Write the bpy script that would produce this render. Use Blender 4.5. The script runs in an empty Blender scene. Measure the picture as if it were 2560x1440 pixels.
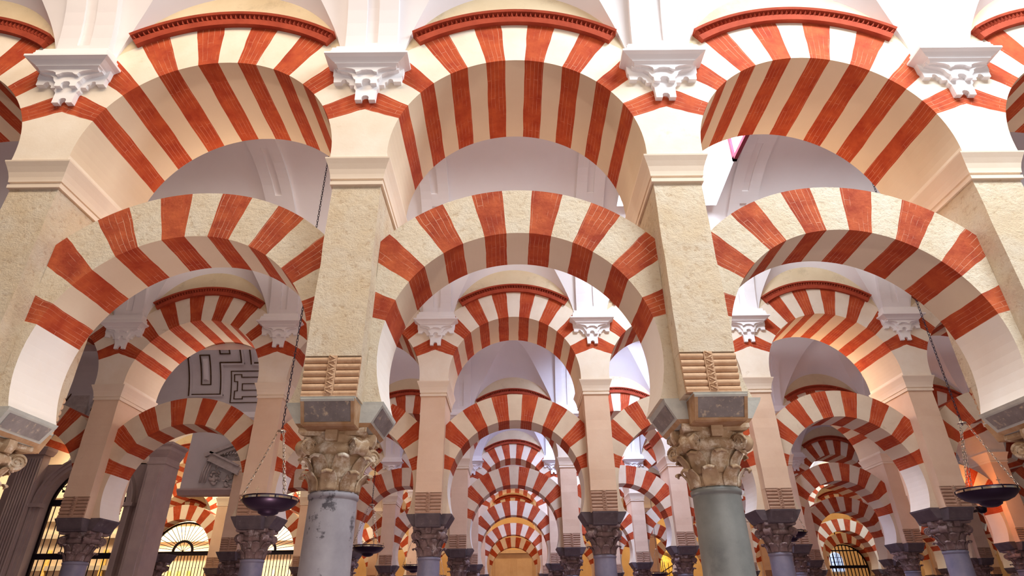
import bpy, math, random
from math import sin, cos, pi, sqrt, radians as R_, degrees
random.seed(7)
scene = bpy.context.scene
COL = scene.collection
H = 1.62                      # eye height; heights below are written relative to the eye
S = 3.0                       # column spacing
X1 = -1.411                   # axis of column 1
ROWS = [5.013, 11.24, 17.6, 23.5, 29.7, 35.6]
def cx(i): return X1 + S * (i - 1)
def bx(i): return cx(i) + S / 2      # centre of the bay between columns i and i+1

# ------------------------------------------------------------------ materials
def new_mat(name):
    m = bpy.data.materials.new(name); m.use_nodes = True
    nt = m.node_tree; b = nt.nodes['Principled BSDF']
    return m, nt, b
def N(nt, t, **kw):
    n = nt.nodes.new(t)
    for k, v in kw.items():
        if k in n.inputs: n.inputs[k].default_value = v
        else: setattr(n, k, v)
    return n
def L(nt, a, b): nt.links.new(a, b)
def rgba(c): return (c[0], c[1], c[2], 1)
def srgb(r, g, b):
    f = lambda u: ((u/255)/12.92 if u/255 <= .04045 else ((u/255+.055)/1.055)**2.4)
    return (f(r), f(g), f(b))
def ramp(nt, fac, a, b, p0=.3, p1=.7):
    r = N(nt, 'ShaderNodeValToRGB'); L(nt, fac, r.inputs['Fac'])
    r.color_ramp.elements[0].position = p0; r.color_ramp.elements[0].color = rgba(a)
    r.color_ramp.elements[1].position = p1; r.color_ramp.elements[1].color = rgba(b)
    return r
def mixc(nt, fac, a, b):
    m = N(nt, 'ShaderNodeMix', data_type='RGBA')
    if hasattr(fac, 'links') or hasattr(fac, 'is_output'): L(nt, fac, m.inputs[0])
    else: m.inputs[0].default_value = fac
    for s, v in ((6, a), (7, b)):
        if isinstance(v, tuple): m.inputs[s].default_value = rgba(v)
        else: L(nt, v, m.inputs[s])
    return m.outputs[2]
def stone(name, a, b, scale=4, rough=.9, bump=.15, bscale=30, dist=.01, spots=None, spec=.2, dirt=None):
    """two-tone weathered surface, bump from fine noise"""
    m, nt, B = new_mat(name)
    g = N(nt, 'ShaderNodeNewGeometry')
    n1 = N(nt, 'ShaderNodeTexNoise', Scale=scale, Detail=6.0, Roughness=.6)
    L(nt, g.outputs['Position'], n1.inputs['Vector'])
    c = ramp(nt, n1.outputs['Fac'], a, b).outputs['Color']
    if spots:
        n3 = N(nt, 'ShaderNodeTexNoise', Scale=spots[1], Detail=8.0, Roughness=.75)
        L(nt, g.outputs['Position'], n3.inputs['Vector'])
        r = ramp(nt, n3.outputs['Fac'], (0, 0, 0), (1, 1, 1), spots[2], spots[3])
        c = mixc(nt, r.outputs['Color'], c, spots[0])
    L(nt, c, B.inputs['Base Color'])
    n2 = N(nt, 'ShaderNodeTexNoise', Scale=bscale, Detail=8.0, Roughness=.65)
    L(nt, g.outputs['Position'], n2.inputs['Vector'])
    bp = N(nt, 'ShaderNodeBump', Strength=bump, Distance=dist)
    L(nt, n2.outputs['Fac'], bp.inputs['Height']); L(nt, bp.outputs['Normal'], B.inputs['Normal'])
    B.inputs['Roughness'].default_value = rough; B.inputs['Specular IOR Level'].default_value = spec
    return m
def hammered(name, a, b, pit, strength=1.0, vs=26):
    """chipped lime plaster: strong directional pitting"""
    m, nt, B = new_mat(name)
    g = N(nt, 'ShaderNodeNewGeometry')
    mp = N(nt, 'ShaderNodeMapping'); mp.inputs['Scale'].default_value = (1, 1, 1.1); mp.inputs['Rotation'].default_value = (0, .5, 0)
    L(nt, g.outputs['Position'], mp.inputs['Vector'])
    nz = N(nt, 'ShaderNodeTexNoise', Scale=vs, Detail=8.0, Roughness=.74, Distortion=.15)
    L(nt, mp.outputs['Vector'], nz.inputs['Vector'])
    n0 = N(nt, 'ShaderNodeTexNoise', Scale=3.0, Detail=5.0, Roughness=.6)
    L(nt, g.outputs['Position'], n0.inputs['Vector'])
    base = ramp(nt, n0.outputs['Fac'], a, b, .35, .65).outputs['Color']
    rp = ramp(nt, nz.outputs['Fac'], (1, 1, 1), (0, 0, 0), .35, .455)
    ml = N(nt, 'ShaderNodeMath', operation='MULTIPLY'); ml.inputs[1].default_value = .5
    L(nt, rp.outputs['Color'], ml.inputs[0])
    c = mixc(nt, ml.outputs[0], base, pit)
    L(nt, c, B.inputs['Base Color'])
    bp = N(nt, 'ShaderNodeBump', Strength=strength, Distance=.035)
    L(nt, nz.outputs['Fac'], bp.inputs['Height']); L(nt, bp.outputs['Normal'], B.inputs['Normal'])
    B.inputs['Roughness'].default_value = .95; B.inputs['Specular IOR Level'].default_value = .1
    return m
def brickmat(name, a, b, mortar, lines=.75, bump=.3):
    """bands of thin brick: pale joints run the long way of every voussoir (UV: u along the joint, v across)"""
    m, nt, B = new_mat(name)
    uv = N(nt, 'ShaderNodeUVMap'); g = N(nt, 'ShaderNodeNewGeometry')
    n1 = N(nt, 'ShaderNodeTexNoise', Scale=5.0, Detail=7.0, Roughness=.65)
    L(nt, g.outputs['Position'], n1.inputs['Vector'])
    base = ramp(nt, n1.outputs['Fac'], a, b, .35, .7).outputs['Color']
    br = N(nt, 'ShaderNodeTexBrick', Scale=1.0)
    br.inputs['Color1'].default_value = (1, 1, 1, 1); br.inputs['Color2'].default_value = (.8, .8, .8, 1); br.inputs['Mortar'].default_value = (0, 0, 0, 1)
    br.inputs['Mortar Size'].default_value = .0016; br.inputs['Mortar Smooth'].default_value = .1
    br.inputs['Brick Width'].default_value = .52; br.inputs['Row Height'].default_value = .050
    nv = N(nt, 'ShaderNodeTexNoise', Scale=6.0, Detail=2.0); L(nt, g.outputs['Position'], nv.inputs['Vector'])
    vm = N(nt, 'ShaderNodeVectorMath', operation='SCALE'); vm.inputs[3].default_value = .012
    L(nt, nv.outputs['Color'], vm.inputs[0])
    va = N(nt, 'ShaderNodeVectorMath', operation='ADD'); L(nt, uv.outputs['UV'], va.inputs[0]); L(nt, vm.outputs[0], va.inputs[1])
    L(nt, va.outputs[0], br.inputs['Vector'])
    n2 = N(nt, 'ShaderNodeTexNoise', Scale=3.5, Detail=3.0); L(nt, g.outputs['Position'], n2.inputs['Vector'])
    rl = ramp(nt, n2.outputs['Fac'], (0, 0, 0), (1, 1, 1), .42, .58)
    ml = N(nt, 'ShaderNodeMath', operation='MULTIPLY'); L(nt, br.outputs['Fac'], ml.inputs[0]); L(nt, rl.outputs['Color'], ml.inputs[1])
    m2 = N(nt, 'ShaderNodeMath', operation='MULTIPLY'); m2.inputs[1].default_value = lines; L(nt, ml.outputs[0], m2.inputs[0])
    c0 = mixc(nt, .18, base, br.outputs['Color'])
    hm = N(nt, 'ShaderNodeMix', data_type='RGBA', blend_type='MULTIPLY'); hm.inputs[0].default_value = .35
    L(nt, base, hm.inputs[6]); L(nt, br.outputs['Color'], hm.inputs[7])
    nf = mixc(nt, br.outputs['Fac'], hm.outputs[2], base)
    c = mixc(nt, m2.outputs[0], nf, mortar)
    L(nt, c, B.inputs['Base Color'])
    n3 = N(nt, 'ShaderNodeTexNoise', Scale=28.0, Detail=8.0, Roughness=.7); L(nt, g.outputs['Position'], n3.inputs['Vector'])
    bp = N(nt, 'ShaderNodeBump', Strength=bump, Distance=.012); L(nt, n3.outputs['Fac'], bp.inputs['Height']); L(nt, bp.outputs['Normal'], B.inputs['Normal'])
    B.inputs['Roughness'].default_value = .85; B.inputs['Specular IOR Level'].default_value = .25
    return m
def metal(name, c, rough=.35, met=1.0):
    m, nt, B = new_mat(name); B.inputs['Base Color'].default_value = rgba(c)
    B.inputs['Metallic'].default_value = met; B.inputs['Roughness'].default_value = rough
    return m
def emis(name, c, s):
    m, nt, B = new_mat(name); B.inputs['Base Color'].default_value = rgba(c)
    B.inputs['Emission Color'].default_value = rgba(c); B.inputs['Emission Strength'].default_value = s
    return m

M = {}
M['brick'] = brickmat('red_brick', (.38, .045, .014), (.56, .105, .030), (.80, .46, .30), .6)
M['brick_old'] = brickmat('old_red_brick', (.34, .05, .02), (.58, .13, .045), (.82, .56, .40), .7, .8)
M['cornice'] = stone('red_cornice_paint', (.32, .048, .022), (.44, .075, .034), 6, bump=.1)
M['cream'] = stone('cream_limestone', (.78, .66, .51), (.86, .77, .64), 2.5, bump=.12, spots=((.55, .42, .26), 2.2, .62, .8))
M['cream_back'] = stone('sandy_limestone', (.64, .50, .36), (.74, .62, .46), 2.2, bump=.2, bscale=26, spots=((.46, .34, .22), 3, .6, .78))
M['cream_old'] = hammered('chipped_cream_plaster', (.92, .81, .63), (.88, .73, .52), (.58, .38, .19), 1.0, 14)
M['pier_old'] = hammered('hammered_pier_plaster', (.92, .79, .60), (.87, .69, .46), (.58, .36, .17), 1.0, 15)
M['pale'] = stone('pale_limewash', (.84, .76, .66), (.88, .82, .74), 2, bump=.1, bscale=14)
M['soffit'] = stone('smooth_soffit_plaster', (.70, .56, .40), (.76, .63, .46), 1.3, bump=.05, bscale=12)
M['peach'] = stone('peach_lime_plaster', (.70, .49, .34), (.77, .57, .41), 2, bump=.18, bscale=18, spots=((.48, .33, .22), 6, .66, .8))
M['smooth'] = stone('smooth_cream_plaster', (.80, .65, .49), (.85, .73, .58), 1.5, bump=.08, bscale=14)
M['white'] = stone('white_plaster', (.80, .76, .76), (.84, .81, .81), 1.2, bump=.03, bscale=12)
M['bracket'] = stone('white_moulded_plaster', (.86, .83, .82), (.90, .88, .87), 2, bump=.03)
M['lintel'] = stone('bare_cream_wall', (.62, .50, .32), (.72, .61, .42), 1.6, bump=.15, bscale=20, spots=((.42, .33, .22), 2.0, .55, .8))
M['roll'] = stone('brown_carved_stone', (.50, .30, .17), (.64, .43, .27), 7, bump=.4, bscale=34, spots=((.34, .18, .09), 5, .58, .75))
M['roll_far'] = stone('dull_brown_carving', (.40, .24, .16), (.50, .32, .23), 7, bump=.3, bscale=34)
M['impost'] = stone('grey_impost_marble', (.17, .14, .13), (.27, .235, .22), 6, rough=.6, bump=.25, spots=((.55, .43, .30), 17, .54, .66), spec=.4)
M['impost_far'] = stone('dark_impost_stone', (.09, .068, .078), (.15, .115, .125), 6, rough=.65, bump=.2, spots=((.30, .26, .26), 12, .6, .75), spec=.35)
M['impost_edge'] = stone('rusty_stone_edge', (.36, .19, .08), (.50, .33, .20), 9, bump=.3, bscale=40)
M['impost_lichen'] = stone('pale_stone_wing', (.42, .42, .38), (.56, .55, .48), 8, bump=.25, bscale=30, spots=((.30, .24, .18), 12, .62, .75))
M['capital'] = stone('weathered_capital_marble', (.30, .18, .09), (.52, .37, .23), 7, rough=.75, bump=.35, bscale=30, spots=((.76, .66, .52), 5, .50, .64), spec=.3)
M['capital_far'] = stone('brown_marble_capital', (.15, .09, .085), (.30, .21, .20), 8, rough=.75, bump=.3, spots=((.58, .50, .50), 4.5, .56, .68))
M['shaft_grey'] = stone('veined_grey_marble', (.25, .225, .245), (.37, .34, .355), 4, rough=.5, bump=.08, spots=((.08, .07, .08), 4.2, .575, .63), spec=.4)
M['shaft_green'] = stone('grey_green_marble', (.15, .155, .145), (.24, .245, .225), 3.5, rough=.4, bump=.06, spots=((.12, .12, .12), 3, .6, .8), spec=.45)
M['shaft_blue'] = stone('blue_grey_marble', (.17, .165, .24), (.27, .25, .33), 4, rough=.45, bump=.05, spec=.45)
M['iron'] = metal('black_iron', (.02, .015, .025), .4, .8)
M['bowl'] = metal('dark_purple_bronze', (.025, .012, .03), .35, .7)
M['brass'] = metal('polished_steel_trim', (.85, .78, .62), .18, 1.0)
M['chain'] = metal('dark_chain_steel', (.06, .05, .07), .35, 1.0)
M['chain_bright'] = metal('bright_chain_steel', (.70, .62, .50), .25, 1.0)
M['floor'] = stone('floor_marble', (.25, .17, .19), (.33, .23, .25), 1.5, rough=.35, bump=.02, spec=.4)
M['outline'] = stone('gilt_dark_moulding', (.05, .025, .015), (.13, .07, .03), 9, rough=.6, bump=.1)
M['grey_plaster'] = stone('grey_white_stucco', (.62, .58, .58), (.70, .66, .66), 1.5, bump=.04)
M['relief'] = stone('grey_carved_stone', (.42, .36, .34), (.58, .52, .49), 7, bump=.3, bscale=30)
M['portal'] = stone('pinkish_portal_stone', (.46, .36, .34), (.58, .47, .43), 2, bump=.12)
M['warmwall'] = stone('ochre_wall', (.72, .50, .24), (.80, .60, .32), 2, bump=.08)
M['gold'] = stone('gilded_carving', (.65, .38, .06), (.95, .72, .25), 12, rough=.4, bump=.5, bscale=18)
M['door'] = stone('beige_panel', (.62, .46, .30), (.70, .55, .38), 3, bump=.06)
M['sky'] = emis('sky_glass', (.62, .80, 1.0), 3.0)
M['maroon'] = stone('maroon_window_frame', (.20, .03, .05), (.26, .05, .07), 6, bump=.05)
M['lampglass'] = emis('lit_lamp_glass', (1.0, .35, .04), 9.0)
M['stained'] = emis('stained_window_glass', (.45, .60, .95), 1.3)

# ------------------------------------------------------------------ mesh builder
class MB:
    def __init__(s): s.v = []; s.f = []; s.uv = []; s.mi = []; s.sm = []
    def face(s, pts, uv=None, mi=0, sm=False):
        b = len(s.v); s.v += [tuple(p) for p in pts]
        s.f.append(tuple(range(b, b+len(pts)))); s.uv.append(uv or [(0, 0)]*len(pts)); s.mi.append(mi); s.sm.append(sm)
    def box(s, x0, x1, y0, y1, z0, z1, mi=0):
        s.frus((x0, x1, y0, y1, z0), (x0, x1, y0, y1, z1), mi)
    def frus(s, a, b, mi=0):
        s.loft([a, b], mi)
    def loft(s, rings, mi=0, caps=True, mis=None):
        """rings of axis-aligned rectangles (x0,x1,y0,y1,z)"""
        P = [[(r[0], r[2], r[4]), (r[1], r[2], r[4]), (r[1], r[3], r[4]), (r[0], r[3], r[4])] for r in rings]
        s.rings(P, mi, caps, mis=mis)
    def rings(s, P, mi=0, caps=True, closed=True, sm=False, mis=None):
        n = len(P[0]); b = len(s.v)
        for r in P: s.v += [tuple(p) for p in r]
        for k in range(len(P)-1):
            for j in range(n if closed else n-1):
                j2 = (j+1) % n
                q = (b+k*n+j, b+k*n+j2, b+(k+1)*n+j2, b+(k+1)*n+j)
                s.f.append(q); s.uv.append([(s.v[i][0]+s.v[i][1], s.v[i][2]) for i in q]); s.mi.append(mis[k] if mis else mi); s.sm.append(sm)
        if caps and closed:
            s.f.append(tuple(b+j for j in reversed(range(n)))); s.uv.append([(0, 0)]*n); s.mi.append(mi); s.sm.append(False)
            e = b+(len(P)-1)*n
            s.f.append(tuple(e+j for j in range(n))); s.uv.append([(0, 0)]*n); s.mi.append(mis[-1] if mis else mi); s.sm.append(False)
    def lathe(s, prof, n=32, c=(0, 0), mi=0, caps=True):
        s.rings([[(c[0]+r*cos(2*pi*j/n), c[1]+r*sin(2*pi*j/n), z) for j in range(n)] for r, z in prof], mi, caps, sm=True)
    def tube(s, pts, r, n=8, mi=0):
        if not isinstance(r, (list, tuple)): r = [r]*len(pts)
        P = []
        for k, p in enumerate(pts):
            a = pts[max(0, k-1)]; b = pts[min(len(pts)-1, k+1)]
            t = [b[i]-a[i] for i in range(3)]; l = sqrt(sum(q*q for q in t)) or 1; t = [q/l for q in t]
            u = (0, 0, 1) if abs(t[2]) < .9 else (1, 0, 0)
            n1 = (t[1]*u[2]-t[2]*u[1], t[2]*u[0]-t[0]*u[2], t[0]*u[1]-t[1]*u[0]); l = sqrt(sum(q*q for q in n1)); n1 = [q/l for q in n1]
            n2 = (t[1]*n1[2]-t[2]*n1[1], t[2]*n1[0]-t[0]*n1[2], t[0]*n1[1]-t[1]*n1[0])
            P.append([tuple(p[i]+r[k]*(cos(2*pi*j/n)*n1[i]+sin(2*pi*j/n)*n2[i]) for i in range(3)) for j in range(n)])
        s.rings(P, mi, True, sm=True)
    def torus(s, c, R, r, ax='z', n=14, m=6, mi=0, sc=(1, 1)):
        P = []
        for k in range(n+1):
            a = 2*pi*k/n; ring = []
            for j in range(m):
                b = 2*pi*j/m; q = R+r*cos(b)
                u, v, w = q*cos(a)*sc[0], q*sin(a)*sc[1], r*sin(b)
                d = {'z': (u, v, w), 'y': (u, w, v), 'x': (w, u, v)}[ax]
                ring.append((c[0]+d[0], c[1]+d[1], c[2]+d[2]))
            P.append(ring)
        s.rings(P, mi, False, sm=True)
    def prism(s, poly, y0, y1, mi=0):
        """(x,z) outline extruded along y"""
        n = len(poly)
        s.face([(x, y0, z) for x, z in poly], mi=mi)
        s.face([(x, y1, z) for x, z in reversed(poly)], mi=mi)
        for k in range(n):
            a = poly[k]; b = poly[(k+1) % n]
            s.face([(b[0], y0, b[1]), (a[0], y0, a[1]), (a[0], y1, a[1]), (b[0], y1, b[1])], mi=mi)
    def move(s, dx=0, dy=0, dz=0, rz=0):
        c, q = cos(rz), sin(rz)
        s.v = [(x*c-y*q+dx, x*q+y*c+dy, z+dz) for x, y, z in s.v]; return s
    def mesh(s, name, mats):
        me = bpy.data.meshes.new(name); me.from_pydata(s.v, [], s.f)
        ul = me.uv_layers.new(name='UVMap'); k = 0
        flat = []
        for u in s.uv:
            for a in u: flat += [a[0], a[1]]
        ul.data.foreach_set('uv', flat)
        me.polygons.foreach_set('material_index', s.mi); me.polygons.foreach_set('use_smooth', s.sm)
        for m in mats: me.materials.append(M[m] if isinstance(m, str) else m)
        me.validate(); me.update()
        return me
    def build(s, name, mats, parent=None, loc=(0, 0, 0)):
        if isinstance(mats, str): mats = [mats]
        o = bpy.data.objects.new(name, s.mesh(name, mats)); COL.objects.link(o)
        o.location = loc
        if parent: o.parent = parent
        return o
def weld(o):
    """merge doubles so smooth shading works"""
    import bmesh
    b = bmesh.new(); b.from_mesh(o.data); bmesh.ops.remove_doubles(b, verts=b.verts, dist=1e-4)
    bmesh.ops.recalc_face_normals(b, faces=b.faces); b.to_mesh(o.data); b.free(); return o
def empty(name, loc): 
    o = bpy.data.objects.new(name, None); COL.objects.link(o); o.location = loc; o.empty_display_size = .2; return o
def tag(o, label=None, cat=None, group=None, kind=None):
    if label: o['label'] = label
    if cat: o['category'] = cat
    if group: o['group'] = group
    if kind: o['kind'] = kind
    return o
def copy_tree(o, parent=None):
    c = o.copy(); COL.objects.link(c)
    if parent: c.parent = parent
    for ch in KIDS.get(o.name, []): copy_tree(ch, c)
    return c
KIDS = {}
def reg(root):
    """remember children by name (cheap lookup while copying)"""
    for ch in list(root.children):
        KIDS.setdefault(root.name, []).append(ch); reg(ch)
    return root

# ------------------------------------------------------------------ voussoirs
def wedge(t0, t1, ri, re, xmax, hy, zc, mi=0, n=6, zmin=None, thick=None):
    """one voussoir between angles t0..t1 (degrees from the crown, + to the right), clipped at |x|<=xmax"""
    b = MB()
    ts = [t0+(t1-t0)*k/n for k in range(n+1)]
    if re > xmax:
        k_ = degrees(math.asin(xmax/re))
        for kk in (k_, -k_, 180-k_, k_-180):
            if t0 < kk < t1: ts.append(kk)
    ts = sorted(ts)
    def Ro(t):
        sn = abs(sin(R_(t))); return min(re, xmax/sn) if sn > 1e-6 else re
    ph = zc*3.7
    def W_(r, t, y):
        """point of the ring, with the slight hand-laid waviness of the joints"""
        a = .12*min(1, max(0, ((75 if xmax < 1.4 else 90)-abs(t))/4))*(sin(r*10.5+t*.31+y*6.5+ph)+.6*sin(r*24-t*.17-y*13+ph*2)+.5*sin(r*41+y*29+t*.23))
        u = R_(t+a); x = max(-xmax, min(xmax, r*sin(u)))
        if abs(r*sin(R_(t))) > xmax-1e-4: x = xmax if t > 0 else -xmax; return (x, y, zc+r*cos(R_(t)))
        return (x, y, zc+r*cos(u))
    NR, NY = 5, 8
    ro = [Ro(t) for t in ts]; arc = [R_(t)*1.45 for t in ts]
    ys = [-hy+2*hy*k/NY for k in range(NY+1)]
    for k in range(len(ts)-1):
        t0_, t1_ = ts[k], ts[k+1]
        for q in range(NR):
            a0, a1 = [ri+(ro[k]-ri)*m/NR for m in (q, q+1)]; b0, b1 = [ri+(ro[k+1]-ri)*m/NR for m in (q, q+1)]
            u = [(a0, arc[k]), (b0, arc[k+1]), (b1, arc[k+1]), (a1, arc[k])]
            for y, fl in ((-hy, 1), (hy, 0)):
                p = [W_(a0, t0_, y), W_(b0, t1_, y), W_(b1, t1_, y), W_(a1, t0_, y)]; uu = list(u)
                if not fl: p.reverse(); uu.reverse()
                b.face(p, uu, mi)
        for q in range(NY):
            ya, yb = ys[q], ys[q+1]
            b.face([W_(ri, t1_, ya), W_(ri, t0_, ya), W_(ri, t0_, yb), W_(ri, t1_, yb)], [(ya+5, arc[k+1]), (ya+5, arc[k]), (yb+5, arc[k]), (yb+5, arc[k+1])], mi+1, True)
        b.face([W_(ro[k], t0_, -hy), W_(ro[k+1], t1_, -hy), W_(ro[k+1], t1_, hy), W_(ro[k], t0_, hy)], [(0, arc[k]), (0, arc[k+1]), (2*hy, arc[k+1]), (2*hy, arc[k])], mi)
    for k, fl in ((0, 0), (len(ts)-1, 1)):
        for q in range(NY):
            p = [W_(ri, ts[k], ys[q]), W_(ro[k], ts[k], ys[q]), W_(ro[k], ts[k], ys[q+1]), W_(ri, ts[k], ys[q+1])]
            if fl: p.reverse()
            b.face(p, [(0, 0), (0, .3), (.3, .3), (.3, 0)], mi)
    return b
def merge(dst, src, mi=None):
    o = len(dst.v); dst.v += src.v; dst.f += [tuple(i+o for i in f) for f in src.f]; dst.uv += src.uv
    dst.mi += [mi]*len(src.f) if mi is not None else src.mi; dst.sm += src.sm

# lower, horseshoe arch -------------------------------------------------------
LZ, LR, LE_, LHY, LXM = 1.926, 1.20, 1.695, .29, 1.275
LBASE = 1.51
def lower_springer(sg):
    """plain lower part of the horseshoe, from 75 degrees down to the impost block"""
    b = MB(); n = 9; pts = []
    tend = 90+degrees(math.asin((LZ-LBASE)/LR))
    for k in range(n+1):
        t = 75+(tend-75)*k/n; z = LZ+LR*cos(R_(t)); x = LR*sin(R_(t))
        pts.append((x, z))
    z75 = LZ+LXM/math.tan(R_(75))
    rows = [((x, z), (LXM, max(LBASE, z if k else z75) if k else z75)) for k, (x, z) in enumerate(pts)]
    for k in range(n):
        (i0, o0), (i1, o1) = rows[k], rows[k+1]
        q = [(i0[0], i0[1]), (i1[0], i1[1]), (o1[0], o1[1]), (o0[0], o0[1])]
        for y, fl in ((-LHY, 0), (LHY, 1)):
            p = [(sg*x, y, z) for x, z in q]
            if (fl == 0) == (sg > 0): p.reverse()
            b.face(p)
        p = [(sg*i0[0], -LHY, i0[1]), (sg*i1[0], -LHY, i1[1]), (sg*i1[0], LHY, i1[1]), (sg*i0[0], LHY, i0[1])]
        b.face(p, mi=1, sm=True)
    x, z = pts[-1]
    b.face([(sg*x, -LHY, z), (sg*LXM, -LHY, z), (sg*LXM, LHY, z), (sg*x, LHY, z)])
    return b
REDS = [(5, 15), (25, 35), (45, 55), (65, 75)]
CREAMS = [(15, 25), (35, 45), (55, 65)]
def lower_arch(stone_m, brick_m, split=True, spring_m='smooth', soffit=None):
    root = empty('horseshoe_arch', (0, 0, 0))
    A, Bk = MB(), MB()
    parts = [(-5, 5, 0)]
    for a, b in REDS: parts += [(a, b, 1), (-b, -a, 1)]
    for a, b in CREAMS: parts += [(a, b, 0), (-b, -a, 0)]
    for a, b, red in parts:
        w = wedge(a, b, LR, LE_, LXM, LHY, LZ).move(dz=-LBASE)
        if split: w.build('brick_voussoir' if red else 'stone_voussoir', [brick_m, 'brick'] if red else [stone_m, 'soffit'], root)
        else: merge(Bk if red else A, w)
    for sg in (-1, 1):
        w = lower_springer(sg).move(dz=-LBASE)
        if split: w.build('springer', [stone_m, spring_m], root)
        else: merge(A, w)
    if not split:
        A.build('stone_bands', [stone_m, 'soffit'], root); Bk.build('brick_bands', [brick_m, 'brick'], root)
    return reg(root)

# upper, round arch -----------------------------------------------------------
UZ, UR, UE_, UHY, UXM = 3.864, 1.234, 1.79, .576, 1.5
UBASE = 3.80
US = 9.4
UREDS = [(.5*US, 1.5*US), (2.5*US, 3.5*US), (4.5*US, 5.45*US), (6.45*US, 7.4*US)]
UCREAMS = [(1.5*US, 2.5*US), (3.5*US, 4.5*US), (5.45*US, 6.45*US)]
VS = 4.95       # springing of the plaster vault
LUNR = 1.2
def upper_springer(sg):
    w = wedge(7.4*US, 90, UR, UE_, UXM, UHY, UZ) if sg > 0 else wedge(-90, -7.4*US, UR, UE_, UXM, UHY, UZ)
    x0, x1 = sorted((sg*UR, sg*UXM))
    w.box(x0, x1, -UHY, UHY, UBASE, UZ)
    return w
def spandrel():
    b = MB(); n = 24; zt = 6.25
    xs = [-UXM+2*UXM*k/n for k in range(n+1)]
    for k in range(n):
        xa, xb = xs[k], xs[k+1]
        za = UZ+sqrt(max(0, UE_**2-xa*xa)); zb = UZ+sqrt(max(0, UE_**2-xb*xb))
        b.face([(xa, -UHY, za), (xb, -UHY, zb), (xb, -UHY, zt), (xa, -UHY, zt)])
        b.face([(xb, UHY, zb), (xa, UHY, za), (xa, UHY, zt), (xb, UHY, zt)])
    b.face([(-UXM, -UHY, zt), (UXM, -UHY, zt), (UXM, UHY, zt), (-UXM, UHY, zt)])
    return b
def cornice(side):
    """red moulded hood over the extrados: fascia, dog-tooth course, top fillet"""
    b = MB(); T = 34.4; n = 36
    def band(r0, r1, d0, d1, th0=-T, th1=T, nn=n):
        P = []
        for k in range(nn+1):
            t = R_(th0+(th1-th0)*k/nn); s_, c_ = sin(t), cos(t); ring = []
            for r, d in ((r0, UHY-.01), (r0, d0), (r1, d1), (r1, UHY-.01)):
                ring.append((r*s_, side*d, UZ+r*c_))
            P.append(ring)
        b.rings(P, 0, True)
    band(1.775, 1.842, UHY+.050, UHY+.060)
    band(1.845, 1.905, UHY+.028, UHY+.028)
    band(1.898, 1.925, UHY+.080, UHY+.090)
    m = 44
    for k in range(m):
        t0 = -T+2*T*(k+.08)/m; t1 = -T+2*T*(k+.92)/m; tm = (t0+t1)/2
        y0 = side*(UHY+.026); y1 = side*(UHY+.074)
        def pt(r, t, y): return (r*sin(R_(t)), y, UZ+r*cos(R_(t)))
        r0, r1 = 1.845, 1.899
        a = [pt(r0, t0, y0), pt(r0, t1, y0), pt(r0, tm, y1)]; c = [pt(r1, t0, y0), pt(r1, t1, y0), pt(r1, tm, y1)]
        b.face(a); b.face(c[::-1])
        for i in range(3): b.face([a[i], a[(i+1) % 3], c[(i+1) % 3], c[i]])
    return b
def upper_arch(stone_m='cream', brick_m='brick', split=True):
    root = empty('round_arch', (0, 0, 0)); A, Bk = MB(), MB()
    parts = [(-.5*US, .5*US, 0)]
    for a, b in UREDS: parts += [(a, b, 1), (-b, -a, 1)]
    for a, b in UCREAMS: parts += [(a, b, 0), (-b, -a, 0)]
    for a, b, red in parts:
        w = wedge(a, b, UR, UE_, UXM, UHY, UZ).move(dz=-UBASE)
        if split: w.build('brick_voussoir' if red else 'stone_voussoir', [brick_m, 'brick'] if red else [stone_m, 'soffit'], root)
        else: merge(Bk if red else A, w)
    for sg in (-1, 1):
        w = upper_springer(sg).move(dz=-UBASE)
        if split: w.build('springer', [stone_m, 'soffit'], root)
        else: merge(A, w)
    if not split:
        A.build('stone_bands', [stone_m, 'soffit'], root); Bk.build('brick_bands', [brick_m, 'brick'], root)
    spandrel().move(dz=-UBASE).build('spandrel_wall', 'lintel', root)
    cornice(-1).move(dz=-UBASE).build('dogtooth_cornice', 'cornice', root)
    if split: cornice(1).move(dz=-UBASE).build('dogtooth_cornice', 'cornice', root)
    return reg(root)

# ------------------------------------------------------------------ column
def leaf(z0, h, w, out, r0, r1, th=.014):
    """broad acanthus leaf with raised rim and a tip that rolls forward, in the x direction"""
    b = MB(); P = []; m = 9
    prof = []
    for k in range(10):
        t = k/9
        prof.append((r0+(r1-r0)*t+out*.55*max(0, (t-.45)/.55)**2, z0+h*t, w*(.86+.14*sin(pi*t))))
    zt, rt = prof[-1][1], prof[-1][0]
    q = out*.42
    for k in range(1, 7):        # rolled lip
        a = pi*k/6*1.15
        prof.append((rt+q*(1-cos(a)), zt+q*.75*sin(a), w*(.86-.05*k)))
    for rr, zz, ww in prof:
        ring = []
        for k in range(m):
            u = -1+2*k/(m-1)
            ring.append((rr-.020*u*u+.012*(abs(u)**6)+.006*math.exp(-(u/.16)**2), u*ww/2, zz-.010*u*u))
        ring += [(x-th, y, z) for x, y, z in reversed(ring)]
        P.append(ring)
    b.rings(P, 0, True, sm=True)
    return b
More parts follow.
